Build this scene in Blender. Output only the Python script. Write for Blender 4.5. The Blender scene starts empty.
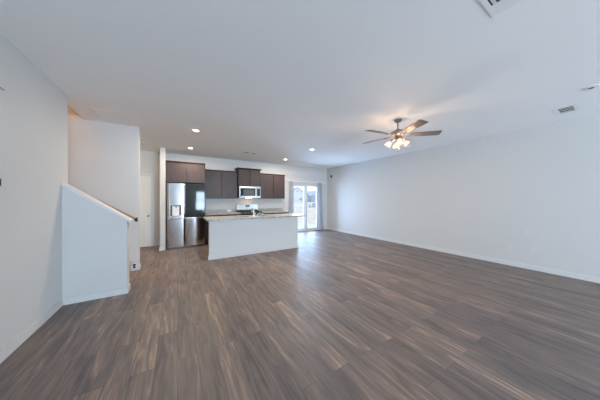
import bpy, bmesh, math, random
from mathutils import Vector, Matrix, Euler
R = math.radians
C = bpy.context.scene.collection
SC = bpy.context.scene
random.seed(7)

# ------------------------------------------------------------------ camera
cam_data = bpy.data.cameras.new('camera')
cam = bpy.data.objects.new('camera', cam_data); C.objects.link(cam)
cam_data.sensor_width = 36.0
cam_data.lens = 202.215 / 600 * 36
cam_data.shift_y = -0.00096
cam_data.clip_start = 0.02; cam_data.clip_end = 500
cam.location = (0, 0, 1.353)
cam.rotation_euler = (R(90), 0, -0.54625)
SC.camera = cam

# ------------------------------------------------------------------ exposure
SC.view_settings.view_transform = 'Standard'
SC.view_settings.look = 'None'
SC.view_settings.exposure = 0.38
SC.view_settings.gamma = 1.0
SC.view_settings.use_curve_mapping = False
SC.cycles.max_bounces = 14
SC.cycles.diffuse_bounces = 8
SC.cycles.transparent_max_bounces = 16
SC.cycles.sample_clamp_indirect = 6

# ------------------------------------------------------------------ sky
w = bpy.data.worlds.new('sky'); SC.world = w; w.use_nodes = True
nt = w.node_tree; nt.nodes.clear()
o_ = nt.nodes.new('ShaderNodeOutputWorld'); bg = nt.nodes.new('ShaderNodeBackground')
tc = nt.nodes.new('ShaderNodeTexCoord'); sp = nt.nodes.new('ShaderNodeSeparateXYZ')
rp = nt.nodes.new('ShaderNodeValToRGB')
rp.color_ramp.elements[0].position = 0.0; rp.color_ramp.elements[0].color = (0.96, 0.98, 1.0, 1)
rp.color_ramp.elements[1].position = 0.6; rp.color_ramp.elements[1].color = (0.66, 0.80, 1.0, 1)
nt.links.new(tc.outputs['Generated'], sp.inputs[0]); nt.links.new(sp.outputs['Z'], rp.inputs[0])
nt.links.new(rp.outputs[0], bg.inputs[0]); nt.links.new(bg.outputs[0], o_.inputs[0])
bg.inputs[1].default_value = 1.65

# ------------------------------------------------------------------ daylight at the windows of the front wall and at the glass door
def area(name, loc, rot, sx, sy, power, col):
    l = bpy.data.lights.new(name, 'AREA'); l.shape = 'RECTANGLE'; l.size = sx; l.size_y = sy
    l.energy = power; l.color = col
    o = bpy.data.objects.new(name, l); o.location = loc; o.rotation_euler = rot; C.objects.link(o)
    return o
DAY = (0.65, 0.83, 1.0)
for wx, ww, pw in ((2.15, 1.45, 440), (3.7, 1.3, 240)):
    area('window_daylight_fill', (wx, -7.18, 1.25), (R(90 + 34), 0, 0), ww, 1.9, pw, DAY)
area('window_daylight_fill', (-1.44, -2.7, 1.25), (R(90 + 40), 0, R(-90)), 2.2, 1.9, 60, DAY)  # extra fill from the side, placed at the added left window
area('glass_door_daylight', (4.69, 7.52, 1.05), (R(-90 - 4), 0, 0), 1.25, 1.8, 92, (0.42, 0.66, 1.0))

# ------------------------------------------------------------------ materials
def mat(name, col, rough=0.5, metal=0.0, spec=0.5, emit=None, estr=0.0):
    m = bpy.data.materials.new(name); m.use_nodes = True
    b = m.node_tree.nodes['Principled BSDF']
    b.inputs['Base Color'].default_value = (*col, 1); b.inputs['Roughness'].default_value = rough
    b.inputs['Metallic'].default_value = metal; b.inputs['Specular IOR Level'].default_value = spec
    if emit:
        b.inputs['Emission Color'].default_value = (*emit, 1); b.inputs['Emission Strength'].default_value = estr
    return m
def nodes(m): return m.node_tree.nodes, m.node_tree.links, m.node_tree.nodes['Principled BSDF']
def noise_tint(m, col, amount, scale, stretch=(1, 1, 1), bump=0.0, detail=4):
    n, l, b = nodes(m)
    tc = n.new('ShaderNodeTexCoord'); mp = n.new('ShaderNodeMapping'); mp.inputs['Scale'].default_value = stretch
    nz = n.new('ShaderNodeTexNoise'); nz.inputs['Scale'].default_value = scale; nz.inputs['Detail'].default_value = detail
    r = n.new('ShaderNodeValToRGB')
    r.color_ramp.elements[0].position = .3; r.color_ramp.elements[1].position = .7
    r.color_ramp.elements[0].color = (*[c * (1 - amount) for c in col], 1)
    r.color_ramp.elements[1].color = (*[min(1, c * (1 + amount)) for c in col], 1)
    l.new(tc.outputs['Object'], mp.inputs[0]); l.new(mp.outputs[0], nz.inputs['Vector'])
    l.new(nz.outputs[0], r.inputs[0]); l.new(r.outputs[0], b.inputs['Base Color'])
    if bump:
        bp = n.new('ShaderNodeBump'); bp.inputs['Strength'].default_value = bump; bp.inputs['Distance'].default_value = .002
        l.new(nz.outputs[0], bp.inputs['Height']); l.new(bp.outputs[0], b.inputs['Normal'])
    return m
WALLC = (0.60, 0.603, 0.60)
M = {}
M['wall'] = noise_tint(mat('wall_paint', WALLC, .55, spec=.3), WALLC, .012, 60, bump=.06)
M['ceil'] = noise_tint(mat('ceiling_paint', (.93, .935, .94), .8, spec=.2), (.93, .935, .94), .012, 90, bump=.15)
M['trim'] = noise_tint(mat('trim_white', (.655, .655, .65), .4), (.655, .655, .65), .01, 20)
M['door'] = noise_tint(mat('door_white', (.74, .735, .72), .4), (.74, .735, .72), .01, 15)
M['wood'] = noise_tint(mat('espresso_wood', (.060, .042, .043), .42, spec=.32), (.060, .042, .043), .25, 7, (9, 9, .8), .05)
M['crown'] = noise_tint(mat('crown_wood_shaded', (.036, .025, .026), .45, spec=.3), (.036, .025, .026), .25, 7, (.8, 9, 9))  # cabinet wood made darker to paint in the shade on the crown
M['fridge'] = noise_tint(mat('fridge_stainless', (.62, .605, .61), .135, metal=1.0), (.60, .585, .59), .04, 14, (30, 30, .6))
M['steel'] = noise_tint(mat('brushed_stainless', (.68, .67, .68), .11, metal=1.0), (.70, .69, .70), .05, 14, (30, 30, .6))
M['chrome'] = mat('chrome', (.88, .89, .90), .3, metal=1.0)
M['blackglass'] = mat('black_glass', (.026, .033, .034), .05, spec=.22)
M['black'] = noise_tint(mat('black_enamel', (.018, .018, .02), .35), (.018, .018, .02), .1, 20)
M['castiron'] = noise_tint(mat('cast_iron', (.02, .02, .022), .6), (.02, .02, .022), .2, 40)
M['grey_plastic'] = mat('grey_plastic', (.28, .29, .31), .45)
M['mesh'] = mat('microwave_mesh', (.085, .088, .095), .5)
M['dispenser'] = mat('dispenser_grey', (.06, .07, .072), .4)
M['white_plastic'] = noise_tint(mat('white_plastic', (.86, .86, .86), .4), (.86, .86, .86), .01, 20)
M['pale_metal'] = mat('painted_register', (.86, .865, .875), .6)
M['plate'] = mat('almond_plate', (.63, .62, .59), .45)
M['dark_slot'] = mat('duct_dark', (.06, .065, .065), .8)
M['bronze'] = noise_tint(mat('fan_nickel', (.36, .31, .27), .32, metal=.85), (.36, .31, .27), .05, 30)
M['blade'] = noise_tint(mat('fan_blade_wood', (.16, .135, .13), .45), (.16, .135, .13), .2, 10, (1, 12, 1))
M['rail'] = noise_tint(mat('handrail_wood', (.34, .26, .20), .4), (.34, .26, .20), .15, 10, (1, 10, 10))
M['carpet'] = noise_tint(mat('stair_carpet', (.52, .42, .32), .95, spec=.1), (.52, .42, .32), .18, 220, bump=.4)
M['curtain'] = noise_tint(mat('curtain_cloth', (.66, .69, .74), .85, spec=.15), (.66, .69, .74), .05, 150)
M['rod'] = mat('rod_metal', (.20, .20, .22), .35, metal=.8)
M['lens'] = mat('downlight_lens', (1, .9, .8), .5, emit=(1.0, .80, .60), estr=14)
M['bulb'] = mat('bulb_glow', (1, .9, .8), .5, emit=(1.0, .70, .42), estr=1.3)
M['display'] = mat('range_display', (.01, .012, .015), .1, emit=(.1, .4, .5), estr=.05)
M['mwlamp'] = mat('cooktop_lamp', (1, .85, .6), .5, emit=(1, .66, .36), estr=10)

def shade_mat():
    m = bpy.data.materials.new('frosted_glass_shade'); m.use_nodes = True
    n, l = m.node_tree.nodes, m.node_tree.links; n.clear()
    o = n.new('ShaderNodeOutputMaterial'); a = n.new('ShaderNodeBsdfTranslucent'); b = n.new('ShaderNodeBsdfDiffuse')
    g = n.new('ShaderNodeBsdfTransparent'); x = n.new('ShaderNodeMixShader'); y = n.new('ShaderNodeMixShader')
    a.inputs[0].default_value = (.055, .045, .039, 1); b.inputs[0].default_value = (.13, .12, .113, 1)
    x.inputs[0].default_value = .3; y.inputs[0].default_value = .5
    l.new(a.outputs[0], x.inputs[1]); l.new(b.outputs[0], x.inputs[2])
    l.new(x.outputs[0], y.inputs[1]); l.new(g.outputs[0], y.inputs[2]); l.new(y.outputs[0], o.inputs[0])
    return m
M['shade'] = shade_mat()
def glass_mat():
    m = bpy.data.materials.new('window_glass'); m.use_nodes = True
    n, l = m.node_tree.nodes, m.node_tree.links; n.clear()
    o = n.new('ShaderNodeOutputMaterial'); t = n.new('ShaderNodeBsdfTransparent'); g = n.new('ShaderNodeBsdfGlossy')
    f = n.new('ShaderNodeFresnel'); f.inputs[0].default_value = 1.3; x = n.new('ShaderNodeMixShader')
    t.inputs[0].default_value = (.95, .97, .98, 1); g.inputs['Roughness'].default_value = .02
    l.new(f.outputs[0], x.inputs[0]); l.new(t.outputs[0], x.inputs[1]); l.new(g.outputs[0], x.inputs[2]); l.new(x.outputs[0], o.inputs[0])
    return m
M['glass'] = glass_mat()
def granite():
    m = mat('speckled_granite', (.5, .47, .44), .34, spec=.3)
    n, l, b = nodes(m); tc = n.new('ShaderNodeTexCoord')
    v = n.new('ShaderNodeTexVoronoi'); v.inputs['Scale'].default_value = 75
    z = n.new('ShaderNodeTexNoise'); z.inputs['Scale'].default_value = 22; z.inputs['Detail'].default_value = 6
    r1 = n.new('ShaderNodeValToRGB'); e = r1.color_ramp.elements
    e[0].position = .0; e[0].color = (.13, .12, .12, 1); e[1].position = .9; e[1].color = (.55, .55, .54, 1)
    k = e.new(.25); k.color = (.33, .32, .31, 1); k = e.new(.5); k.color = (.45, .445, .435, 1)
    r2 = n.new('ShaderNodeValToRGB'); r2.color_ramp.elements[0].position = .42; r2.color_ramp.elements[0].color = (.22, .215, .212, 1)
    r2.color_ramp.elements[1].position = .6; r2.color_ramp.elements[1].color = (.55, .55, .545, 1)
    mx = n.new('ShaderNodeMix'); mx.data_type = 'RGBA'; mx.inputs[0].default_value = .5
    l.new(tc.outputs['Object'], v.inputs['Vector']); l.new(tc.outputs['Object'], z.inputs['Vector'])
    l.new(v.outputs['Color'], r1.inputs[0]); l.new(z.outputs[0], r2.inputs[0])
    l.new(r1.outputs[0], mx.inputs[6]); l.new(r2.outputs[0], mx.inputs[7]); l.new(mx.outputs[2], b.inputs['Base Color'])
    return m
M['granite'] = granite()
def plank_floor():
    m = mat('walnut_vinyl_planks', (.12, .09, .08), .36, spec=.62)
    n, l, b = nodes(m); tc = n.new('ShaderNodeTexCoord')
    sx = n.new('ShaderNodeSeparateXYZ'); cb = n.new('ShaderNodeCombineXYZ')
    l.new(tc.outputs['Object'], sx.inputs[0]); l.new(sx.outputs['Y'], cb.inputs['X']); l.new(sx.outputs['X'], cb.inputs['Y'])
    br = n.new('ShaderNodeTexBrick'); br.offset = .37; br.offset_frequency = 2; br.squash = 1
    br.inputs['Color1'].default_value = (0, 0, 0, 1); br.inputs['Color2'].default_value = (1, 1, 1, 1)
    br.inputs['Mortar'].default_value = (.5, .5, .5, 1)
    br.inputs['Scale'].default_value = 1; br.inputs['Mortar Size'].default_value = .0016; br.inputs['Mortar Smooth'].default_value = .1
    br.inputs['Bias'].default_value = 0; br.inputs['Brick Width'].default_value = 1.22; br.inputs['Row Height'].default_value = .152
    l.new(cb.outputs[0], br.inputs['Vector'])
    # every plank its own stretch of grain: shift the grain along by the plank's random value
    sh = n.new('ShaderNodeVectorMath'); sh.operation = 'MULTIPLY_ADD'
    sh.inputs[1].default_value = (7.3, 3.1, 0)
    l.new(br.outputs['Color'], sh.inputs[0]); l.new(cb.outputs[0], sh.inputs[2])
    def grain(scale, st, det, dist):
        mp = n.new('ShaderNodeMapping'); mp.inputs['Scale'].default_value = st
        z = n.new('ShaderNodeTexNoise'); z.inputs['Scale'].default_value = scale; z.inputs['Detail'].default_value = det
        z.inputs['Distortion'].default_value = dist
        l.new(sh.outputs[0], mp.inputs[0]); l.new(mp.outputs[0], z.inputs['Vector']); return z
    g1 = grain(1.0, (1.9, 15, 1), 8, 1.2); g2 = grain(1.0, (3, 70, 1), 3, .2)
    r1 = n.new('ShaderNodeValToRGB'); e = r1.color_ramp.elements
    e[0].position = 0; e[0].color = (.084, .067, .063, 1); e[1].position = 1; e[1].color = (.38, .262, .195, 1)
    k = e.new(.35); k.color = (.138, .110, .101, 1); k = e.new(.7); k.color = (.205, .155, .130, 1)
    ad = n.new('ShaderNodeMath'); ad.operation = 'MULTIPLY_ADD'; ad.inputs[1].default_value = .42
    s2 = n.new('ShaderNodeMath'); s2.operation = 'MULTIPLY_ADD'; s2.inputs[1].default_value = 1.9; s2.inputs[2].default_value = -.66
    bw = n.new('ShaderNodeRGBToBW'); l.new(br.outputs['Color'], bw.inputs[0])
    l.new(g1.outputs[0], s2.inputs[0]); l.new(bw.outputs[0], ad.inputs[0]); l.new(s2.outputs[0], ad.inputs[2])
    l.new(ad.outputs[0], r1.inputs[0])
    mx = n.new('ShaderNodeMix'); mx.data_type = 'RGBA'; mx.blend_type = 'MULTIPLY'; mx.inputs[0].default_value = .6
    r2 = n.new('ShaderNodeValToRGB'); r2.color_ramp.elements[0].position = .3; r2.color_ramp.elements[0].color = (.6, .6, .6, 1)
    r2.color_ramp.elements[1].position = .62; r2.color_ramp.elements[1].color = (1.15, 1.15, 1.15, 1)
    l.new(g2.outputs[0], r2.inputs[0]); l.new(r1.outputs[0], mx.inputs[6]); l.new(r2.outputs[0], mx.inputs[7])
    m2 = n.new('ShaderNodeMix'); m2.data_type = 'RGBA'; m2.inputs[7].default_value = (.07, .056, .05, 1)
    l.new(br.outputs['Fac'], m2.inputs[0]); l.new(mx.outputs[2], m2.inputs[6]); l.new(m2.outputs[2], b.inputs['Base Color'])
    rr = n.new('ShaderNodeMapRange'); rr.inputs[3].default_value = .43; rr.inputs[4].default_value = .53
    l.new(g2.outputs[0], rr.inputs[0]); l.new(rr.outputs[0], b.inputs['Roughness'])
    bp = n.new('ShaderNodeBump'); bp.inputs['Strength'].default_value = .12; bp.inputs['Distance'].default_value = .002
    l.new(g2.outputs[0], bp.inputs['Height']); l.new(bp.outputs[0], b.inputs['Normal'])
    return m
M['floor'] = plank_floor()

# ------------------------------------------------------------------ mesh helpers
class MB:
    def __init__(self): self.bm = bmesh.new(); self.smooth = False
    def box(self, x0, x1, y0, y1, z0, z1, bev=0.0, mi=0):
        r = bmesh.ops.create_cube(self.bm, size=1)
        vs = r['verts']
        for v in vs:
            v.co = Vector(((x0 + x1) / 2 + v.co.x * (x1 - x0), (y0 + y1) / 2 + v.co.y * (y1 - y0), (z0 + z1) / 2 + v.co.z * (z1 - z0)))
        if bev:
            es = list({e for v in vs for e in v.link_edges})
            bmesh.ops.bevel(self.bm, geom=es, offset=bev, segments=2, affect='EDGES', profile=.5)
        return self
    def cyl(self, p0, p1, r0, r1=None, seg=24, caps=True):
        r1 = r0 if r1 is None else r1
        p0, p1 = Vector(p0), Vector(p1); d = p1 - p0
        res = bmesh.ops.create_cone(self.bm, cap_ends=caps, segments=seg, radius1=r0, radius2=r1, depth=d.length)
        mt = Matrix.Translation((p0 + p1) / 2) @ d.to_track_quat('Z', 'Y').to_matrix().to_4x4()
        bmesh.ops.transform(self.bm, matrix=mt, verts=res['verts']); return self
    def ball(self, c, r, sc=(1, 1, 1), seg=16):
        res = bmesh.ops.create_uvsphere(self.bm, u_segments=seg, v_segments=seg // 2, radius=r)
        bmesh.ops.transform(self.bm, matrix=Matrix.Translation(c) @ Matrix.Diagonal((*sc, 1)), verts=res['verts']); return self
    def lathe(self, prof, c, axis=(0, 0, 1), seg=32):
        q = Vector(axis).to_track_quat('Z', 'Y').to_matrix(); c = Vector(c); rings = []
        for r, z in prof:
            if r < 1e-6: rings.append([self.bm.verts.new(c + q @ Vector((0, 0, z)))])
            else: rings.append([self.bm.verts.new(c + q @ Vector((r * math.cos(2 * math.pi * k / seg), r * math.sin(2 * math.pi * k / seg), z))) for k in range(seg)])
        for a, b in zip(rings, rings[1:]):
            for k in range(seg):
                k2 = (k + 1) % seg
                if len(a) == 1 and len(b) == 1: continue
                if len(a) == 1: self.bm.faces.new((a[0], b[k], b[k2]))
                elif len(b) == 1: self.bm.faces.new((a[k], a[k2], b[0]))
                else: self.bm.faces.new((a[k], a[k2], b[k2], b[k]))
        return self
    def tube(self, pts, r, seg=12):
        pts = [Vector(p) for p in pts]; rings = []
        for i, p in enumerate(pts):
            d = (pts[min(i + 1, len(pts) - 1)] - pts[max(i - 1, 0)]).normalized()
            q = d.to_track_quat('Z', 'Y').to_matrix()
            rings.append([self.bm.verts.new(p + q @ Vector((r * math.cos(2 * math.pi * k / seg), r * math.sin(2 * math.pi * k / seg), 0))) for k in range(seg)])
        for a, b in zip(rings, rings[1:]):
            for k in range(seg): self.bm.faces.new((a[k], a[(k + 1) % seg], b[(k + 1) % seg], b[k]))
        self.bm.faces.new(rings[0][::-1]); self.bm.faces.new(rings[-1]); return self
    def prism(self, poly, axis, a, b):
        """poly: 2-D points in the two remaining axes (order x,y,z), extruded along axis from a to b"""
        def P(u, v, t): return {'x': (t, u, v), 'y': (u, t, v), 'z': (u, v, t)}[axis]
        A = [self.bm.verts.new(P(u, v, a)) for u, v in poly]; B = [self.bm.verts.new(P(u, v, b)) for u, v in poly]
        self.bm.faces.new(A); self.bm.faces.new(B[::-1]); n = len(A)
        for i in range(n): self.bm.faces.new((A[i], B[i], B[(i + 1) % n], A[(i + 1) % n]))
        return self
    def curved_front(self, x0, x1, y_front, y_back, z0, z1, bulge, n=14):
        pts = []
        for i in range(n + 1):
            t = i / n; edge = min(t, 1 - t) * (x1 - x0)
            rnd = .012 * max(0, 1 - edge / .012) ** 2
            pts.append((x0 + (x1 - x0) * t, y_front + bulge * (2 * t - 1) ** 2 + rnd))
        return self.prism(pts + [(x1, y_back), (x0, y_back)], 'z', z0, z1)
    def build(self, name, m, parent=None, smooth=False, label=None):
        bmesh.ops.recalc_face_normals(self.bm, faces=self.bm.faces[:])
        off = world_loc(parent) if parent else Vector((0, 0, 0))
        if parent:
            for v in self.bm.verts: v.co -= off
        me = bpy.data.meshes.new(name); self.bm.to_mesh(me); self.bm.free()
        if smooth:
            for p in me.polygons: p.use_smooth = True
            me.set_sharp_from_angle(angle=R(38))
        me.materials.append(m)
        o = bpy.data.objects.new(name, me); C.objects.link(o)
        if parent: o.parent = parent
        if label: o['label'] = label
        return o
def world_loc(o):
    v = Vector(o.location)
    while o.parent: o = o.parent; v += Vector(o.location)
    return v
def tag(o, label, cat, group=None, kind=None):
    o['label'] = label; o['category'] = cat
    if group: o['group'] = group
    if kind: o['kind'] = kind
    return o
def thing(name, label, cat, loc, group=None):
    o = bpy.data.objects.new(name, None); C.objects.link(o); o.location = loc; o.empty_display_size = .1
    return tag(o, label, cat, group)
def struct(o, label, cat):
    return tag(o, label, cat, kind='structure')
def struct_root(name, loc, label, cat):
    o = bpy.data.objects.new(name, None); C.objects.link(o); o.location = loc
    return struct(o, label, cat)
def copy_tree(o, parent=None, loc=None):
    kids = [k for k in bpy.data.objects if k.parent == o]
    c = o.copy(); C.objects.link(c); c.parent = parent
    if loc is not None: c.location = loc
    for k in kids: copy_tree(k, c)
    return c

H = 2.74; XL = -1.257; XR = 5.839; YB = 7.231; YF = -7.0
T = .115
# ------------------------------------------------------------------ room shell
struct(MB().box(-4.2, XR + T, YF - T, YB + T, -.12, 0).build('floor', M['floor']), 'dark walnut wood-look plank floor running toward the kitchen', 'floor')
struct(MB().box(-1.372, XR + T, YF - T, YB + T, H, H + .12).box(-4.2, -1.372, 5.05, YB + T, H, H + .12).box(-1.372, -1.372 + .001, 3.9, 4.93, H, H + .12).build('ceiling', M['ceil']), 'flat white painted ceiling over the whole open room', 'ceiling')
struct(MB().box(XL - T, XL, -1.6, 3.95, 0, H).box(XL - T, XL, YF, -3.8, 0, H).box(XL - T, XL, -3.8, -1.6, 0, .3).box(XL - T, XL, -3.8, -1.6, 2.25, H).build('wall_left', M['wall']), 'pale grey wall on the left in front of the stairs', 'wall')
struct(MB().box(XR, XR + T, YF, YB, 0, H).build('wall_right', M['wall']), 'long blank pale grey wall on the right', 'wall')
DX0, DX1, DZ = 3.995, 5.405, 1.985   # glass door opening
struct(MB().box(-4.2, DX0, YB, YB + T, 0, H).box(DX1, XR + T, YB, YB + T, 0, H).box(DX0, DX1, YB, YB + T, DZ, H).build('wall_back', M['wall']), 'pale back wall behind the kitchen cabinets and glass door', 'wall')
# front wall behind the camera, two windows
WIN = [(2.15, 1.45), (3.7, 1.3)]; WZ0, WZ1 = .30, 2.25
mb = MB(); x = XL - T
for cx, ww in WIN:
    mb.box(x, cx - ww / 2, YF - T, YF, 0, H); mb.box(cx - ww / 2, cx + ww / 2, YF - T, YF, 0, WZ0); mb.box(cx - ww / 2, cx + ww / 2, YF - T, YF, WZ1, H); x = cx + ww / 2
mb.box(x, XR + T, YF - T, YF, 0, H)
struct(mb.build('wall_front', M['wall']), 'pale grey front wall with two windows and the entry door', 'wall')
for i, (cx, ww) in enumerate(WIN):
    r = struct_root('window_%d' % (i + 1), (cx, YF - .06, WZ0), 'white framed window in the front wall', 'window')
    a, b = cx - ww / 2, cx + ww / 2; f = .045
    mb = MB().box(a, a + f, YF - .09, YF - .03, WZ0, WZ1).box(b - f, b, YF - .09, YF - .03, WZ0, WZ1).box(a + f, b - f, YF - .09, YF - .03, WZ0, WZ0 + f).box(a + f, b - f, YF - .09, YF - .03, WZ1 - f, WZ1)
    mb.box(cx - .03, cx + .03, YF - .09, YF - .03, WZ0 + f, WZ1 - f)
    mb.box(a + f, cx - .03, YF - .085, YF - .035, 1.29, 1.33).box(cx + .03, b - f, YF - .085, YF - .035, 1.29, 1.33)
    mb.build('window_frame', M['trim'], r)
    MB().box(a + f, b - f, YF - .062, YF - .058, WZ0 + f, WZ1 - f).build('pane', M['glass'], r)
r = struct_root('window_3', (XL - .06, -2.7, WZ0), 'white framed window added for light in the left wall behind the camera', 'window')  # unseen window, added to bring more light into the room
f = .045; xa, xb = XL - .09, XL - .03
MB().box(xa, xb, -3.8, -3.8 + f, .3, 2.25).box(xa, xb, -1.6 - f, -1.6, .3, 2.25).box(xa, xb, -3.8 + f, -1.6 - f, .3, .3 + f).box(xa, xb, -3.8 + f, -1.6 - f, 2.25 - f, 2.25).box(xa, xb, -2.73, -2.67, .3 + f, 2.25 - f).build('window_frame', M['trim'], r)
MB().box(XL - .062, XL - .058, -3.8 + f, -1.6 - f, .3 + f, 2.25 - f).build('pane', M['glass'], r)
r = struct_root('door_3', (0, YF, 0), 'white entry door in the front wall', 'door')
mb = MB().box(-.455, .455, YF + .003, YF + .04, .01, 2.03)
for z0, z1 in ((.2, .95), (1.15, 1.88)):
    mb.box(-.34, -.05, YF + .04, YF + .047, z0, z1, bev=.003); mb.box(.05, .34, YF + .04, YF + .047, z0, z1, bev=.003)
mb.build('door_panel', M['door'], r)
MB().box(-.54, -.46, YF + .002, YF + .03, 0, 2.12).box(.46, .54, YF + .002, YF + .03, 0, 2.12).box(-.46, .46, YF + .002, YF + .03, 2.035, 2.12).build('door_casing', M['trim'], r)
MB().ball((.39, YF + .085, .95), .03).cyl((.39, YF + .04, .95), (.39, YF + .08, .95), .012).build('door_knob', M['rod'], r, True)
# stair enclosure
struct(MB().box(-4.2, -.624, 4.93, 5.05, 0, H).box(-4.2, -1.372, 4.93, 5.05, H, 5.1).build('wall_stair_far', M['wall']), 'tall pale wall behind the staircase, its end edge beside the hall', 'wall')
struct(MB().box(-4.2, XL - T, 3.79, 3.95, 0, 5.1).build('wall_stair_near', M['wall']), 'wall closing the stairwell toward the living room', 'wall')
struct(MB().box(-1.372, -1.272, 3.79, 5.05, H + .12, 5.1).build('wall_stairwell_upper', M['wall']), 'upper stairwell wall above the ceiling edge', 'wall')
struct(MB().box(-4.3, -4.2, 3.79, YB + T, 0, 5.1).build('wall_hall_end', M['wall']), 'far end wall of the hall and stairwell', 'wall')
struct(MB().box(-4.3, -1.272, 3.79, 5.05, 5.1, 5.2).build('ceiling_stairwell', M['ceil']), 'upper ceiling over the stairwell', 'ceiling')
def cap_z(x): return 1.052 + .75 * (-.575 - x)
struct(MB().prism([(XL, 0), (-.617, 0), (-.617, cap_z(-.617) - .035), (XL, cap_z(XL) - .035)], 'y', 3.79, 3.95).build('wall_knee', M['wall']), 'low sloped knee wall in front of the staircase', 'wall')
struct(MB().prism([(XL, cap_z(XL) - .035), (-.575, cap_z(-.575) - .035), (-.575, cap_z(-.575)), (XL, cap_z(XL))], 'y', 3.765, 3.97).build('trim_1', M['trim']), 'white sloping cap board on the stair knee wall', 'trim')
# wall stub beside the refrigerator
struct(MB().box(-.388, -.268, 6.5, YB, 0, H).build('wall_stub', M['wall']), 'narrow full-height wall stub left of the refrigerator', 'wall')
# baseboards
BH, BT = .088, .014
def base(name, boxes, label):
    mb = MB()
    for b in boxes:
        mb.box(*b, 0, BH - .012); 
        x0, x1, y0, y1 = b
        sh = .005
        mb.box(x0 + (sh if x1 - x0 < .05 and x1 < 0 else 0) * 0, x1, y0, y1, BH - .012, BH, bev=.004)
    struct(mb.build(name, M['trim']), label, 'baseboard')
base('baseboard_left', [(XL, XL + BT, YF, 3.79)], 'white baseboard along the left wall')
base('baseboard_knee', [(XL + BT, -.617 + BT, 3.79 - BT, 3.79), (-.617, -.617 + BT, 3.79, 3.95)], 'white baseboard along the stair knee wall')
base('baseboard_right', [(XR - BT, XR, YF, YB)], 'long white baseboard along the right wall')
base('baseboard_back', [(3.57, DX0 - .01, YB - BT, YB), (DX1 + .01, XR - BT, YB - BT, YB)], 'white baseboard on the back wall beside the glass door')
base('baseboard_front', [(XL + BT, -.545, YF, YF + BT), (.545, XR - BT, YF, YF + BT)], 'white baseboard along the front wall')
base('baseboard_stub', [(-.388 - BT, -.268, 6.5 - BT, 6.5), (-.388 - BT, -.388, 6.5, YB - BT)], 'white baseboard around the wall stub')
base('baseboard_hall', [(-.568, -.388 - BT, YB - BT, YB), (-4.2, -1.54, YB - BT, YB)], 'white baseboard in the hall beside the door')
base('baseboard_stair', [(-.748, -.624 + BT, 4.93 - BT, 4.93), (-.624, -.624 + BT, 4.93, 5.05), (-4.2, -.624 + BT, 5.05, 5.05 + BT)], 'white baseboard at the foot of the stair wall')

# ------------------------------------------------------------------ hall door
r = struct_root('door_1', (-1.05, YB, 0), 'white panelled interior door at the end of the hall', 'door')
mb = MB().box(-1.455, -.645, YB - .02, YB - .004, .012, 2.02)
for z0, z1 in ((.2, .9), (1.08, 1.88)):
    mb.box(-1.335, -1.085, YB - .028, YB - .02, z0, z1, bev=.004); mb.box(-1.015, -.765, YB - .028, YB - .02, z0, z1, bev=.004)
mb.build('door_panel', M['door'], r)
MB().box(-.640, -.572, YB - .026, YB - .002, 0, 2.10, bev=.004).box(-1.53, -1.46, YB - .026, YB - .002, 0, 2.10, bev=.004).box(-1.46, -.640, YB - .026, YB - .002, 2.027, 2.10, bev=.004).build('door_casing', M['trim'], r)
MB().lathe([(0, .062), (.02, .06), (.028, .045), (.024, .03), (.01, .024), (.01, .008), (.03, .006), (.03, 0), (0, 0)], (-.70, YB - .02, .885), (0, -1, 0), 20).build('door_knob', M['rod'], r, True, 'dark round door knob')

# ------------------------------------------------------------------ sliding glass door
r = struct_root('door_2', (4.7, YB + .05, 0), 'white framed sliding glass door to the yard', 'door')
y0, y1 = YB + .01, YB + .105
MB().box(DX0, DX0 + .05, y0, y1, 0, DZ).box(DX1 - .05, DX1, y0, y1, 0, DZ).box(DX0 + .05, DX1 - .05, y0, y1, DZ - .05, DZ).box(DX0 + .05, DX1 - .05, y0, y1, 0, .05).build('door_frame', M['trim'], r)
def sash(a, b, ya, yb):
    z0, z1 = .052, DZ - .052; s = .075
    p = MB().box(a, a + s, ya, yb, z0, z1, bev=.004).box(b - s, b, ya, yb, z0, z1, bev=.004).box(a + s, b - s, ya, yb, z0, z0 + s, bev=.004).box(a + s, b - s, ya, yb, z1 - s * .4, z1, bev=.004).build('door_sash', M['trim'], r)
    MB().box(a + s, b - s, (ya + yb) / 2 - .003, (ya + yb) / 2 + .003, z0 + s, z1 - s * .4).build('pane', M['glass'], p)
    return p
sash(DX0 + .052, 4.705, YB + .062, YB + .1)
p = sash(4.70, DX1 - .052, YB + .02, YB + .058)
MB().tube([(4.735, YB + .02, .92), (4.735, YB - .012, .94), (4.735, YB - .012, 1.1), (4.735, YB + .02, 1.12)], .008).build('door_handle', M['white_plastic'], p, True)

# ------------------------------------------------------------------ staircase
t = thing('staircase', 'tan carpeted staircase rising behind the sloped knee wall', 'staircase', (-.75, 4.4, 0))
rise, run = .19, .26
for k in range(9):
    x1 = -.75 - run * k
    mb = MB().box(x1 - run, x1, 3.972, 4.928, 0 if k == 0 else rise * k - .02, rise * (k + 1) - .03)
    mb.box(x1 - run, x1 + .022, 3.972, 4.928, rise * (k + 1) - .03, rise * (k + 1), bev=.01)
    mb.build('step', M['carpet'], t)
t = thing('handrail', 'brown wooden handrail on the wall beside the stairs, dark end fitting', 'handrail', (-.68, 4.87, .96))
def hz(x): return .990 + .655 * (-.665 - x)
MB().tube([(-.668, 4.87, hz(-.668)), (-2.6, 4.87, hz(-2.6))], .020, 16).build('rail', M['rail'], t, True)
MB().cyl((-.645, 4.87, hz(-.645) + .0), (-.670, 4.87, hz(-.670)), .030).cyl((-.658, 4.868, hz(-.658) - .005), (-.658, 4.868, hz(-.658) - .05), .02).build('end_cap', M['black'], t, True, 'dark end fitting')
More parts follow.
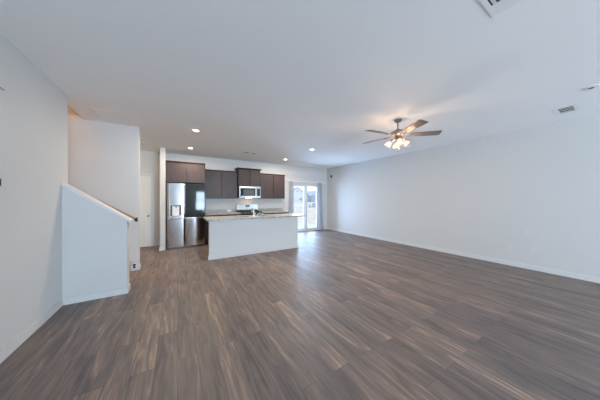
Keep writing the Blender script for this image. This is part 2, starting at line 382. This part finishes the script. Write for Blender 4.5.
for bx in (-.95, -1.9):
    MB().tube([(bx, 4.87, hz(bx) - .02), (bx, 4.885, hz(bx) - .06), (bx, 4.928, hz(bx) - .075)], .008).cyl((bx, 4.922, hz(bx) - .075), (bx, 4.9295, hz(bx) - .075), .028).build('bracket', M['rod'], t, True)
t = thing('wall_plug', 'small black plug low on the baseboard at the stair wall end', 'plug', (-.693, 4.91, .09))
MB().box(-.716, -.670, 4.900, 4.9155, .092, .128, bev=.004).box(-.712, -.674, 4.903, 4.9155, .048, .084, bev=.004).build('plug_body', M['black'], t)
MB().box(-.722, -.664, 4.9150, 4.9158, .04, .136).build('plate', M['white_plastic'], t)

# ------------------------------------------------------------------ kitchen cabinets
def slab_door(x0, x1, yf, z0, z1, parent, name='door'):
    m = MB().box(x0, x1, yf, yf + .019, z0, z1, bev=.002)
    m.box(x0 + .004, x0 + .055, yf - .003, yf, z0 + .004, z1 - .004).box(x1 - .055, x1 - .004, yf - .003, yf, z0 + .004, z1 - .004)
    m.box(x0 + .055, x1 - .055, yf - .003, yf, z0 + .004, z0 + .055).box(x0 + .055, x1 - .055, yf - .003, yf, z1 - .055, z1 - .004)
    return m.build(name, M['wood'], parent)
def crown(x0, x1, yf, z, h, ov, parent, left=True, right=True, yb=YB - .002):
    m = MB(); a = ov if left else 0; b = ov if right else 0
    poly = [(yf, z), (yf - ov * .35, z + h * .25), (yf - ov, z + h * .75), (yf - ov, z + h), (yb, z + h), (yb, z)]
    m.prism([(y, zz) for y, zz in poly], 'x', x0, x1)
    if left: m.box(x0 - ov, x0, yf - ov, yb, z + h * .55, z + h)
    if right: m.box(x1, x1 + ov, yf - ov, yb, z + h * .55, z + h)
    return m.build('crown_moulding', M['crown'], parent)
def wall_cab(name, label, x0, x1, yf, z0, z1, ch, ov, split, left, right, legs=None):
    t = thing(name, label, 'cabinet', ((x0 + x1) / 2, (yf + YB) / 2, z0), 'dark wall cabinets')
    MB().box(x0, x1, yf + .022, YB - .002, z0, z1).build('cabinet_body', M['wood'], t)
    g = .010
    slab_door(x0 + g, split - g, yf, z0 + g, z1 - g, t); slab_door(split + g, x1 - g, yf, z0 + g, z1 - g, t)
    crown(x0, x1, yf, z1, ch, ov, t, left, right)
    return t
# cabinet over the refrigerator with its tall side panels
t = wall_cab('fridge_cabinet', 'dark wood cabinet directly above the refrigerator', -.262, .718, 6.60, 1.83, 2.375, .045, .018, .228, False, False)
MB().box(-.262, -.243, 6.60, YB - .002, 0, 1.83).build('side_panel', M['wood'], t)
MB().box(.699, .718, 6.60, YB - .002, 0, 1.83).build('side_panel', M['wood'], t)
wall_cab('wall_cabinet', 'dark double-door wall cabinet between refrigerator and microwave', .722, 1.732, 6.90, 1.385, 2.265, .028, .012, 1.227, False, False)
wall_cab('wall_cabinet', 'short raised dark cabinet right above the microwave', 1.745, 2.523, 6.83, 1.815, 2.372, .042, .04, 2.134, True, True)
wall_cab('wall_cabinet', 'dark double-door wall cabinet between microwave and glass door', 2.534, 3.525, 6.90, 1.385, 2.262, .028, .015, 3.045, False, True)
def base_cab(label, x0, x1):
    t = thing('base_cabinet', label, 'cabinet', ((x0 + x1) / 2, 6.91, 0), 'dark base cabinets')
    MB().box(x0, x1, 6.632, YB - .002, .1, .876).box(x0, x1, 6.70, YB - .002, 0, .1).build('cabinet_body', M['wood'], t)
    mid = (x0 + x1) / 2; g = .005
    for a, b in ((x0, mid), (mid, x1)):
        slab_door(a + g, b - g, 6.61, .11, .69, t); slab_door(a + g, b - g, 6.61, .705, .87, t, 'drawer_front')
    return t
base_cab('dark base cabinet between refrigerator and range', .722, 1.758)
base_cab('dark base cabinet right of the range, near the glass door', 2.532, 3.535)
def counter(label, x0, x1):
    t = thing('countertop', label, 'countertop', ((x0 + x1) / 2, 6.9, .878), 'granite countertops on the back wall')
    MB().box(x0, x1, 6.585, YB - .002, .878, .915, bev=.004).build('slab', M['granite'], t)
    MB().box(x0, x1, YB - .024, YB - .002, .9155, 1.015, bev=.003).build('backsplash', M['granite'], t)
counter('speckled granite counter left of the range', .722, 1.760)
counter('speckled granite counter right of the range', 2.531, 3.56)

# ------------------------------------------------------------------ refrigerator
t = thing('refrigerator', 'stainless four-door refrigerator with water dispenser and one black glass door', 'refrigerator', (.228, 6.85, 0))
FX0, FX1, FS = -.236, .692, .196
MB().box(FX0 + .005, FX1 - .005, 6.575, 7.19, .03, 1.78).box(FX0 + .02, FX1 - .02, 6.60, 7.15, 0, .03).build('body', M['grey_plastic'], t)
MB().box(FX0 + .004, FX1 - .004, 6.56, 6.575, .815, .842).build('handle_ledge', M['fridge'], t)
dl = MB().curved_front(FX0, FS - .003, 6.495, 6.57, .845, 1.795, .003).build('door', M['fridge'], t, True, 'upper left steel door with dispenser')
# dispenser recess, built as a framed bay on the door
dx0, dx1, dz0, dz1 = -.155, .098, .895, 1.205
MB().box(dx0, dx1, 6.488, 6.496, dz0, dz1).build('dispenser_bay', M['pale_metal'], dl)
MB().box(dx0, dx0 + .045, 6.482, 6.488, dz0 + .01, dz1 - .01, bev=.002).box(dx1 - .045, dx1, 6.482, 6.488, dz0 + .01, dz1 - .01, bev=.002).box(dx0 + .045, dx1 - .045, 6.484, 6.488, dz1 - .035, dz1 - .01).build('dispenser_surround', M['dispenser'], dl)
MB().cyl((-.02, 6.478, dz1 - .035), (-.02, 6.478, dz1 - .085), .018, .012).box(-.07, .03, 6.468, 6.488, dz1 - .045, dz1 - .03).build('dispenser_nozzle', M['grey_plastic'], dl, True)
MB().box(dx0 + .05, dx1 - .05, 6.468, 6.488, dz0, dz0 + .012).build('drip_tray', M['fridge'], dl)
dr = MB().box(FS + .003, FX1, 6.505, 6.57, .845, 1.795, bev=.005).build('door', M['fridge'], t, False, 'upper right door faced in black glass')
MB().box(FS + .008, FX1 - .004, 6.498, 6.505, .852, 1.790, bev=.002).build('glass_panel', M['blackglass'], dr, False, 'black mirror-like glass panel')
MB().curved_front(FX0, FS - .003, 6.495, 6.57, .045, .812, .004).build('door', M['fridge'], t, True, 'lower left steel door')
MB().curved_front(FS + .003, FX1, 6.495, 6.57, .045, .812, .014).build('door', M['fridge'], t, True, 'lower right steel door')

# ------------------------------------------------------------------ range
t = thing('range', 'stainless gas range with black cooktop against the back wall', 'range', (2.146, 6.88, 0))
RX0, RX1 = 1.766, 2.526
MB().box(RX0, RX1, 6.60, 7.21, .02, .90).build('body', M['black'], t)
MB().box(RX0, RX1, 6.585, 7.13, .90, .918, bev=.003).build('cooktop', M['black'], t)
bgp = MB().box(RX0, RX1, 7.13, 7.21, .90, 1.178, bev=.008).build('backguard', M['steel'], t)
MB().box(2.07, 2.22, 7.122, 7.131, 1.09, 1.15, bev=.002).build('display', M['display'], bgp, False, 'small dark display')
MB().box(RX0 + .012, RX1 - .012, 7.120, 7.131, .93, .985, bev=.003).build('vent_strip', M['black'], bgp)
for gx in (RX0 + .04, RX0 + .285, RX0 + .53):
    m = MB()
    for xx in (gx, gx + .095, gx + .18): m.box(xx, xx + .012, 6.63, 7.10, .934, .952)
    for yy in (6.63, 6.75, 6.86, 6.97, 7.088): m.box(gx, gx + .192, yy, yy + .012, .934, .952)
    for xx in (gx, gx + .18):
        for yy in (6.63, 7.088): m.box(xx, xx + .012, yy, yy + .012, .918, .936)
    m.build('grate', M['castiron'], t)
for bx, by in ((1.88, 6.74), (1.88, 6.99), (2.147, 6.86), (2.41, 6.74), (2.41, 6.99)):
    MB().cyl((bx, by, .918), (bx, by, .930), .045).build('burner', M['castiron'], t, True)
MB().box(RX0, RX1, 6.575, 6.60, .79, .90, bev=.004).build('control_panel', M['steel'], t)
for k in range(5):
    MB().cyl((RX0 + .1 + k * .14, 6.575, .845), (RX0 + .1 + k * .14, 6.545, .845), .022, .018).build('knob', M['black'], t, True)
od = MB().box(RX0, RX1, 6.575, 6.60, .22, .78, bev=.004).build('oven_door', M['steel'], t)
MB().box(RX0 + .1, RX1 - .1, 6.570, 6.575, .32, .62).build('oven_window', M['blackglass'], od)
MB().tube([(RX0 + .06, 6.575, .72), (RX0 + .06, 6.53, .725), (RX1 - .06, 6.53, .725), (RX1 - .06, 6.575, .72)], .011).build('handle', M['steel'], od, True)
MB().box(RX0, RX1, 6.575, 6.60, .05, .21, bev=.004).build('storage_drawer', M['steel'], t)

# ------------------------------------------------------------------ microwave
t = thing('microwave', 'stainless over-the-range microwave with dark window below the short cabinet', 'microwave', (2.14, 7.0, 1.40))
MX0, MX1, MY = 1.768, 2.518, 6.815
MB().box(MX0, MX1, MY + .03, YB - .002, 1.402, 1.812).build('body', M['black'], t)
md = MB().box(MX0, MX1 - .155, MY, MY + .03, 1.408, 1.80, bev=.004).build('door', M['steel'], t)
MB().box(MX0 + .05, MX1 - .20, MY - .006, MY, 1.475, 1.735, bev=.002).build('door_window', M['blackglass'], md, False, 'dark door window')
MB().box(MX0 + .15, MX1 - .235, MY - .008, MY - .006, 1.50, 1.69).build('window_mesh', M['mesh'], md)
MB().tube([(MX1 - .178, MY, 1.47), (MX1 - .178, MY - .035, 1.48), (MX1 - .178, MY - .035, 1.73), (MX1 - .178, MY, 1.74)], .011).build('handle', M['chrome'], md, True)
cp = MB().box(MX1 - .153, MX1, MY, MY + .03, 1.408, 1.80, bev=.004).build('control_panel', M['steel'], t)
MB().box(MX1 - .135, MX1 - .018, MY - .004, MY, 1.47, 1.735, bev=.002).build('keypad', M['blackglass'], cp)
MB().box(2.04, 2.26, 6.95, 7.05, 1.398, 1.402).build('cooktop_lamp', M['mwlamp'], t, False, 'lit warm lamp under the microwave')

# ------------------------------------------------------------------ island
IX0, IX1, IY0, IY1, IZ = .612, 2.905, 4.90, 5.62, .868
t = thing('kitchen_island', 'long kitchen island with plain white painted front', 'island', (1.78, 5.25, 0))
MB().box(IX0, IX1, IY0, IY0 + .12, 0, IZ).build('bar_wall', M['wall'], t)
MB().box(IX0 - BT, IX1 + BT, IY0 - BT, IY0, 0, BH, bev=.004).box(IX0 - BT, IX0, IY0, IY0 + .12, 0, BH, bev=.004).box(IX1, IX1 + BT, IY0, IY0 + .12, 0, BH, bev=.004).build('baseboard', M['wall'], t)
KX0, KX1 = IX0 + .09, IX1 - .05
MB().box(KX0, KX1, IY0 + .121, IY1 - .022, .1, .60).box(KX0, KX1, IY0 + .121, IY1 - .09, 0, .1).box(KX0, KX1, IY1 - .04, IY1 - .022, .60, IZ).box(KX0, 1.27, IY0 + .121, IY1 - .04, .60, IZ).box(2.13, KX1, IY0 + .121, IY1 - .04, .60, IZ).build('cabinet_body', M['wood'], t)
n = 4; wd = (KX1 - KX0) / n
for k in range(n):
    a = KX0 + k * wd
    MB().box(a + .004, a + wd - .004, IY1 - .021, IY1, .11, .85, bev=.002).build('door', M['wood'], t)
t = thing('countertop', 'long speckled granite countertop of the white island', 'countertop', (1.85, 5.28, IZ))
SX0, SX1, SY0, SY1 = 1.30, 2.10, 5.10, 5.52
m = MB()
CX0, CX1, CY0, CY1, CZ0, CZ1 = .572, 3.135, 4.845, 5.70, IZ + .001, .908
m.box(CX0, CX1, CY0, SY0, CZ0, CZ1).box(CX0, CX1, SY1, CY1, CZ0, CZ1).box(CX0, SX0, SY0, SY1, CZ0, CZ1).box(SX1, CX1, SY0, SY1, CZ0, CZ1)
m.build('slab', M['granite'], t)
t = thing('sink', 'steel sink basin set into the island counter', 'sink', (1.7, 5.31, .70))
g = .003
MB().box(SX0 + g, SX1 - g, SY0 + g, SY1 - g, .70, .706).box(SX0 + g, SX0 + .012, SY0 + g, SY1 - g, .706, .866).box(SX1 - .012, SX1 - g, SY0 + g, SY1 - g, .706, .866).box(SX0 + .012, SX1 - .012, SY0 + g, SY0 + .012, .706, .866).box(SX0 + .012, SX1 - .012, SY1 - .012, SY1 - g, .706, .866).build('basin', M['steel'], t)
MB().cyl((1.7, 5.31, .706), (1.7, 5.31, .710), .045).build('drain', M['chrome'], t, True)
t = thing('faucet', 'chrome gooseneck faucet standing on the island counter', 'faucet', (1.68, 5.04, .908))
MB().box(1.55, 1.81, 5.012, 5.068, .9085, .918, bev=.004).build('base_plate', M['chrome'], t)
pts = [(1.68, 5.04, .918), (1.68, 5.04, 1.07)] + [(1.68, 5.115 - .075 * math.cos(a), 1.07 + .055 * math.sin(a)) for a in [math.pi * k / 8 for k in range(1, 9)]] + [(1.68, 5.19, 1.02)]
MB().cyl((1.68, 5.04, .918), (1.68, 5.04, .96), .024, .020).tube(pts, .015).build('spout', M['chrome'], t, True)
MB().cyl((1.77, 5.04, .918), (1.77, 5.04, .955), .016).tube([(1.77, 5.04, .955), (1.79, 5.04, .97), (1.84, 5.04, .985)], .007).build('handle', M['chrome'], t, True)

# ------------------------------------------------------------------ curtains
def curtain(name, label, xa, xb, flare, folds):
    ztop, zbot, y = 2.066, .015, 7.135
    bm = bmesh.new(); nx, nz = folds * 10, 16; grid = []
    for j in range(nz + 1):
        v = j / nz; z = ztop + (zbot - ztop) * v; row = []
        for i in range(nx + 1):
            u = i / nx
            xx = xa + (xb - xa) * u + flare * v * v * (u - .0)
            amp = .030 * (.75 + .25 * v)
            row.append(bm.verts.new((xx, y + amp * math.sin(u * folds * 2 * math.pi + .5), z)))
        grid.append(row)
    for j in range(nz):
        for i in range(nx): bm.faces.new((grid[j][i], grid[j][i + 1], grid[j + 1][i + 1], grid[j + 1][i]))
    bmesh.ops.solidify(bm, geom=bm.faces[:], thickness=.003)
    t = thing(name, label, 'curtain', ((xa + xb) / 2, y, zbot), 'curtains at the glass door')
    b = MB(); b.bm.free(); b.bm = bm; b.build('curtain_panel', M['curtain'], t, True)
    for k in range(folds):
        gx = xa + (xb - xa) * (k + .5) / folds
        MB().lathe([(.018, -.004), (.023, -.004), (.023, .004), (.018, .004), (.018, -.004)], (gx, y, 2.078), (1, 0, 0), 16).build('grommet', M['rod'], t, True)
curtain('curtain', 'grey curtain panel gathered at the left side of glass door', 3.845, 4.045, 0, 3)
curtain('curtain', 'blue-grey curtain panel gathered at the right side of glass door', 5.262, 5.475, .07, 4)
t = thing('curtain_rod', 'thin grey curtain rod above the sliding glass door', 'curtain rod', (4.7, 7.135, 2.085))
MB().cyl((3.80, 7.135, 2.085), (5.62, 7.135, 2.085), .010).build('rod', M['pale_metal'], t, True)
for fx in (3.80, 5.62): MB().ball((fx, 7.135, 2.085), .02).build('finial', M['pale_metal'], t, True)
for fx in (3.83, 5.58): MB().cyl((fx, 7.135, 2.085), (fx, 7.2295, 2.085), .007).cyl((fx, 7.222, 2.085), (fx, 7.2298, 2.085), .022).build('bracket', M['pale_metal'], t, True)

# ------------------------------------------------------------------ ceiling fan
FC = Vector((3.289, 2.127, 0)); BZ = 2.469
t = thing('ceiling_fan', 'five-blade ceiling fan with lit bell-shaped glass lamps', 'ceiling fan', (FC.x, FC.y, H))
MB().lathe([(0, 2.739), (.066, 2.739), (.067, 2.728), (.052, 2.705), (.026, 2.690), (0, 2.688)], FC).build('canopy', M['bronze'], t, True)
MB().cyl((FC.x, FC.y, 2.55), (FC.x, FC.y, 2.69), .012).build('downrod', M['bronze'], t, True)
MB().lathe([(0, 2.575), (.03, 2.57), (.05, 2.555), (.10, 2.54), (.118, 2.515), (.118, 2.485), (.10, 2.455), (.075, 2.445), (0, 2.445)], FC).build('motor_housing', M['bronze'], t, True)
PITCH = R(-13)
def blade_parts(ang):
    b = bmesh.new()
    out = [(.185, -.045), (.22, -.055), (.45, -.066), (.60, -.070), (.650, -.070), (.661, -.062), (.664, 0), (.661, .062), (.650, .070), (.60, .070), (.45, .066), (.22, .055), (.185, .045)]
    top = [b.verts.new((x, y, .004)) for x, y in out]; bot = [b.verts.new((x, y, -.004)) for x, y in out]
    b.faces.new(top); b.faces.new(bot[::-1])
    for i in range(len(out)): b.faces.new((top[i], bot[i], bot[(i + 1) % len(out)], top[(i + 1) % len(out)]))
    bmesh.ops.transform(b, matrix=Matrix.Translation((FC.x, FC.y, BZ)) @ Matrix.Rotation(ang, 4, 'Z') @ Matrix.Rotation(PITCH, 4, 'X'), verts=b.verts[:])
    m = MB(); m.bm.free(); m.bm = b; bl = m.build('blade', M['blade'], t)
    m = MB()
    m.box(.07, .20, -.018, .018, -.012, -.006, bev=.002).box(.18, .25, -.038, .038, -.011, -.005, bev=.002)
    for yy in (-.025, 0, .025): m.cyl((.225, yy, -.016), (.225, yy, -.010), .006, seg=10)
    bmesh.ops.transform(m.bm, matrix=Matrix.Translation((FC.x, FC.y, BZ)) @ Matrix.Rotation(ang, 4, 'Z') @ Matrix.Rotation(PITCH, 4, 'X'), verts=m.bm.verts[:])
    m.build('blade_iron', M['bronze'], bl, False)
for k in range(5): blade_parts(R(27.87 + 72 * k))
lk = MB().lathe([(0, 2.445), (.045, 2.445), (.055, 2.425), (.050, 2.40), (.030, 2.385), (.012, 2.37), (0, 2.368)], FC).build('light_fitter', M['bronze'], t, True)
for k in range(4):
    az = R(-135 + 90 * k); dr_ = Vector((math.cos(az), math.sin(az), 0)); ax = (dr_ * .62 + Vector((0, 0, -.78))).normalized()
    p0 = FC + Vector((0, 0, 2.405)) + dr_ * .045; p1 = p0 + dr_ * .04 + Vector((0, 0, -.005))
    MB().tube([p0, p1, p1 + ax * .02], .009).cyl(p1 + ax * .01, p1 + ax * .04, .022, .024).build('lamp_arm', M['bronze'], t, True)
    c = p1 + ax * .03
    sh = MB().lathe([(r_ * .95, z_ * .95) for r_, z_ in [(.024, 0), (.030, .015), (.036, .04), (.044, .07), (.058, .098), (.064, .104), (.062, .105), (.055, .097), (.041, .07), (.033, .04), (.027, .016), (.021, .002)]], c, ax, 24).build('lamp_shade', M['shade'], t, True)
    MB().lathe([(0, .010), (.008, .012), (.010, .02), (.016, .040), (.015, .052), (.008, .060), (0, .062)], c, ax, 16).build('bulb', M['bulb'], sh, True)
    l = bpy.data.lights.new('fan_lamp', 'POINT'); l.energy = 11; l.color = (1, .66, .40); l.shadow_soft_size = .022
    lo = bpy.data.objects.new('fan_lamp', l); C.objects.link(lo); lo.location = c + ax * .078
for dx, ln in ((-.02, .17), (.025, .13)):
    MB().cyl((FC.x + dx, FC.y - dx * .6, 2.375), (FC.x + dx, FC.y - dx * .6, 2.375 - ln), .0022, seg=8).lathe([(0, .0), (.006, .004), (.008, .014), (.004, .026), (0, .028)], (FC.x + dx, FC.y - dx * .6, 2.375 - ln - .026), seg=10).build('pull_chain', M['bronze'], t, True)

# ------------------------------------------------------------------ recessed downlights
t0 = thing('recessed_light', 'lit recessed ceiling light nearest camera, left of the island', 'ceiling light', (.326, 4.564, H), 'recessed kitchen lights')
MB().lathe([(.050, -.001), (.054, -.006), (.074, -.004), (.078, -.0005), (.050, -.0005)], (.326, 4.564, H)).build('trim_ring', M['white_plastic'], t0, True)
MB().lathe([(0, -.003), (.050, -.003), (.050, -.001), (0, -.001)], (.326, 4.564, H)).build('lens', M['lens'], t0, True)
for lx, ly in ((.326, 4.564), (.31, 6.195), (3.203, 4.627), (3.203, 6.233)):
    l = bpy.data.lights.new('downlight', 'AREA'); l.shape = 'DISK'; l.size = .10; l.energy = 20; l.color = (1, .82, .63)
    lo = bpy.data.objects.new('downlight', l); C.objects.link(lo); lo.location = (lx, ly, H - .012)
for loc, lb in (((.31, 6.195, H), 'lit recessed ceiling light in front of the refrigerator cabinet'), ((3.203, 4.627, H), 'lit recessed ceiling light above the right end of the island'), ((3.203, 6.233, H), 'lit recessed ceiling light near the cabinets beside glass door')):
    c = copy_tree(t0, None, loc); c['label'] = lb

# ------------------------------------------------------------------ ceiling registers and detectors
def register(name, label, x0, x1, y0, y1, frame, n, along='x', slot=None, cat='vent', fy=None, fill=.3):
    fx, fy = frame, frame if fy is None else fy
    t = thing(name, label, cat, ((x0 + x1) / 2, (y0 + y1) / 2, H))
    z0, z1 = H - .005, H - .0005
    MB().box(x0, x0 + fx, y0, y1, z0, z1, bev=.0015).box(x1 - fx, x1, y0, y1, z0, z1, bev=.0015).box(x0 + fx, x1 - fx, y0, y0 + fy, z0, z1, bev=.0015).box(x0 + fx, x1 - fx, y1 - fy, y1, z0, z1, bev=.0015).build('frame', M['pale_metal'], t)
    MB().box(x0 + fx, x1 - fx, y0 + fy, y1 - fy, H - .003, z1).build('backing', M['dark_slot'] if slot is None else slot, t)
    for k in range(n):
        m = MB(); f = (k + .5) / n
        if along == 'x':
            sp = (y1 - y0 - 2 * fy) / n; c = y0 + fy + sp * (k + .5); u0, u1 = x0 + fx, x1 - fx
        else:
            sp = (x1 - x0 - 2 * fx) / n; c = x0 + fx + sp * (k + .5); u0, u1 = y0 + fy, y1 - fy
        hw = sp * (fill if slot is None else .42)
        if slot is None: poly = [(c - hw, H - .006), (c - hw + .002, H - .006), (c + hw, H - .0032), (c + hw - .002, H - .0032)]
        else: poly = [(c - hw, H - .006), (c + hw, H - .006), (c + hw, H - .003), (c - hw, H - .003)]
        m.prism(poly, 'x' if along == 'x' else 'y', u0, u1)
        m.build('louver', M['pale_metal'], t)
    return t
register('ceiling_vent', 'white ceiling register with dark slots at the top edge of view', 1.50, 2.046, .20, .555, .125, 7, 'x', fy=.03, fill=.25)
register('ceiling_vent', 'small grey slotted ceiling register near the right wall', 4.93, 5.33, .41, .65, .06, 3, 'y', fy=.05, fill=.22)
register('return_grille', 'large pale return air grille in the ceiling beside the stairs', -1.15, -.71, 4.24, 4.86, .03, 20, 'x', M['white_plastic'])
t = thing('ceiling_vent', 'ceiling fitting with two small dark slots above the microwave', 'vent', (1.865, 5.91, H))
MB().box(1.66, 2.06, 5.85, 5.97, H - .006, H - .0005, bev=.002).build('plate', M['pale_metal'], t)
for a, b in ((1.68, 1.80), (1.90, 2.02)): MB().box(a, b, 5.865, 5.945, H - .010, H - .006, bev=.002).build('slot', M['grey_plastic'], t, False, 'dark slot')
def detector(label, x, y, r, dark):
    t = thing('smoke_detector', label, 'smoke detector', (x, y, H))
    MB().lathe([(0, -.001), (r, -.001), (r, -.005), (r * .92, -.009), (r * .7, -.011), (0, -.012)], (x, y, H)).build('housing', M['white_plastic'], t, True)
    MB().lathe([(0, -.0121), (r * .28, -.0121), (r * .28, -.015), (0, -.016)], (x, y, H), seg=16).build('sensor', M['black'] if dark else M['grey_plastic'], t, True)
detector('round white ceiling detector with dark centre near the right edge', 4.37, .265, .075, True)
detector('small white smoke detector on the hall ceiling behind the stair wall', -.73, 6.21, .06, False)

# ------------------------------------------------------------------ fittings on the walls
def plate_right(label, y, z, wdt, hgt, name='outlet', cat='outlet'):
    t = thing(name, label, cat, (XR, y, z), 'plates on the right wall')
    MB().box(XR - .006, XR - .0003, y - wdt / 2, y + wdt / 2, z - hgt / 2, z + hgt / 2, bev=.002).build('plate', M['plate'], t)
    for dz in (-.022, .022):
        MB().box(XR - .008, XR - .006, y - .016, y + .016, z + dz - .013, z + dz + .013, bev=.001).build('socket', M['plate'], t)
plate_right('white wall plate low on right wall, the farther of the low pair', 1.315, .375, .075, .118)
plate_right('white wall plate low on right wall, the nearer of the low pair', .987, .364, .075, .118)
plate_right('white wall plate on right wall, the upper one above the low pair', 1.078, .70, .075, .118)
t = thing('wall_sensor', 'small black sensor high on the right wall by the far corner', 'sensor', (XR, 6.92, 2.367))
MB().box(XR - .02, XR - .0003, 6.87, 6.97, 2.315, 2.42, bev=.006).build('mount', M['black'], t)
MB().cyl((XR - .02, 6.92, 2.367), (XR - .05, 6.90, 2.36), .034, .03).build('lens', M['black'], t, True)
t = thing('thermostat', 'dark thermostat edge on the left wall at the left edge of view', 'thermostat', (XL, 2.69, 1.49))
MB().box(XL + .0003, XL + .022, 2.59, 2.705, 1.455, 1.53, bev=.006).build('case', M['grey_plastic'], t)
MB().box(XL + .022, XL + .024, 2.605, 2.69, 1.468, 1.517).build('screen', M['blackglass'], t)
t = thing('door_chime', 'small pale box high on the left wall at the left edge of view', 'door chime', (XL, 2.72, 2.27))
MB().box(XL + .0003, XL + .02, 2.60, 2.76, 2.275, 2.40, bev=.004).build('case', M['wall'], t)
t = thing('outlet', 'white outlet plate on the granite backsplash left of the range', 'outlet', (1.52, 7.2, .965))
MB().box(1.46, 1.60, YB - .029, YB - .0245, .935, 1.005, bev=.002).build('plate', M['white_plastic'], t)
for dx in (-.025, .025): MB().box(1.53 + dx - .014, 1.53 + dx + .014, YB - .031, YB - .029, .955, .985, bev=.001).build('socket', M['pale_metal'], t)

# ------------------------------------------------------------------ stairwell lamp upstairs
t = thing('unseen_ceiling_lamp', 'warm flush ceiling lamp at the top of the stairwell', 'ceiling light', (-2.6, 4.4, 5.1))
MB().lathe([(0, -.10), (.08, -.095), (.13, -.06), (.15, -.015), (.15, -.001), (0, -.001)], (-2.6, 4.4, 5.1)).build('diffuser', mat('stair_lamp_glow', (1, .85, .65), .5, emit=(1, .48, .18), estr=140), t, True)

t = thing('unseen_ceiling_lamp', 'round white flush fill lamp added out of view in the hall behind the stair wall', 'ceiling light', (-1.9, 6.15, H))  # unseen lamp added to brighten the hall
MB().lathe([(0, -.075), (.07, -.07), (.12, -.045), (.14, -.012), (.14, -.001), (0, -.001)], (-1.9, 6.15, H)).build('diffuser', mat('hall_fill_glow', (1, .9, .8), .5, emit=(1, .80, .60), estr=70), t, True)

# ------------------------------------------------------------------ yard
gcol = (.60, .52, .44)
GM = noise_tint(mat('dry_lawn', gcol, .95, spec=.1), gcol, .18, 1.4, bump=.3)
struct(MB().box(-60, 120, YB + T + .01, 160, -.30, -.14).build('ground', GM), 'pale dry ground of the yard outside', 'ground')
struct(MB().box(3.4, 6.4, YB + T + .012, 10.2, -.138, -.03).build('patio', noise_tint(mat('patio_concrete', (.62, .60, .57), .9), (.62, .60, .57), .06, 8)), 'concrete patio slab outside the glass door', 'patio')
SID = noise_tint(mat('pale_siding', (.66, .68, .70), .8), (.66, .68, .70), .04, 3, (.2, .2, 12))
ROOF = noise_tint(mat('grey_shingles', (.40, .43, .49), .9), (.40, .43, .49), .15, 12)
TRIMX = mat('house_trim', (.8, .82, .85), .6); WINX = mat('house_window', (.32, .37, .44), .3)
def house(label, cx, cy, wd, dp, eave, peak, wing):
    t = thing('house', label, 'house', (cx, cy, -.14)); g = -.14
    MB().box(cx - wd / 2, cx + wd / 2, cy, cy + dp, g, eave).prism([(cx - wd / 2, eave), (cx + wd / 2, eave), (cx, peak)], 'y', cy + .02, cy + dp - .02).build('walls', SID, t)
    o = .5; th = .3; s = (peak - eave) / (wd / 2)
    m = MB()
    for sg in (-1, 1):
        m.prism([(cx, peak), (cx + sg * (wd / 2 + o), eave - s * o), (cx + sg * (wd / 2 + o), eave - s * o + th), (cx, peak + th)], 'y', cy - .5, cy + dp + .5)
    m.build('roof', ROOF, t)
    for k, (u, z0, z1, ww) in enumerate(((-.28, .9, 2.2, 1.3), (.22, .9, 2.2, 1.6), (0, eave + .2, eave + 1.1, .9))):
        f = MB().box(cx + u * wd - ww / 2 - .1, cx + u * wd + ww / 2 + .1, cy - .05, cy, z0 - .1, z1 + .1).build('window', TRIMX, t)
        MB().box(cx + u * wd - ww / 2, cx + u * wd + ww / 2, cy - .07, cy - .05, z0, z1).build('pane', WINX, f)
    if wing:
        sgn, ww, wh = wing
        x0 = cx + sgn * wd / 2; xa, xb = min(x0, x0 + sgn * ww), max(x0, x0 + sgn * ww)
        MB().box(xa, xb, cy + 1, cy + dp, g, wh).build('wing', SID, t)
        MB().prism([(cy + .5, wh), (cy + dp + .4, wh), (cy + dp / 2, wh + 1.6)], 'x', xa, xb).build('wing_roof', ROOF, t)
    return t
house('two-storey pale house with grey gable roof, seen through left glass pane', 59.0, 100, 10.5, 11, 5.2, 8.2, (-1, 5, 1.3))
house('pale house with grey gable roof, seen through right glass pane', 73.4, 100, 9.0, 11, 4.1, 6.5, (1, 6, 2.6))
t = thing('garage', 'blue-grey shed beside the house in the right glass pane', 'shed', (67.4, 98, -.14))
BLUE = noise_tint(mat('blue_siding', (.33, .39, .50), .8), (.33, .39, .50), .05, 3, (.2, .2, 12))
MB().box(66.0, 68.4, 96, 99.3, -.14, 3.4).build('walls', BLUE, t)
MB().prism([(65.7, 3.4), (68.7, 3.4), (67.2, 4.1)], 'y', 95.7, 99.5).build('roof', ROOF, t)
for (ux, s, lb) in ((21.85, .56, 'larger grey air conditioning unit standing out on the lawn'), (20.95, .36, 'smaller grey air conditioning unit standing out on the lawn')):
    t = thing('air_conditioner', lb, 'air conditioner', (ux, 31, -.14), 'units on the lawn')
    MB().box(ux - s / 2, ux + s / 2, 31 - s / 2, 31 + s / 2, -.14, -.14 + s * 1.35, bev=.03).build('housing', mat('unit_blue_grey', (.36, .44, .50), .6), t)
    MB().cyl((ux, 31, -.14 + s * 1.35), (ux, 31, -.10 + s * 1.35), s * .4).build('fan_guard', M['castiron'], t, True)
struct(MB().box(-20, 80, 40, 46, -.142, -.10).build('street', noise_tint(mat('pale_street', (.66, .66, .66), .9), (.66, .66, .66), .04, 2)), 'pale street crossing behind the lawn', 'street')
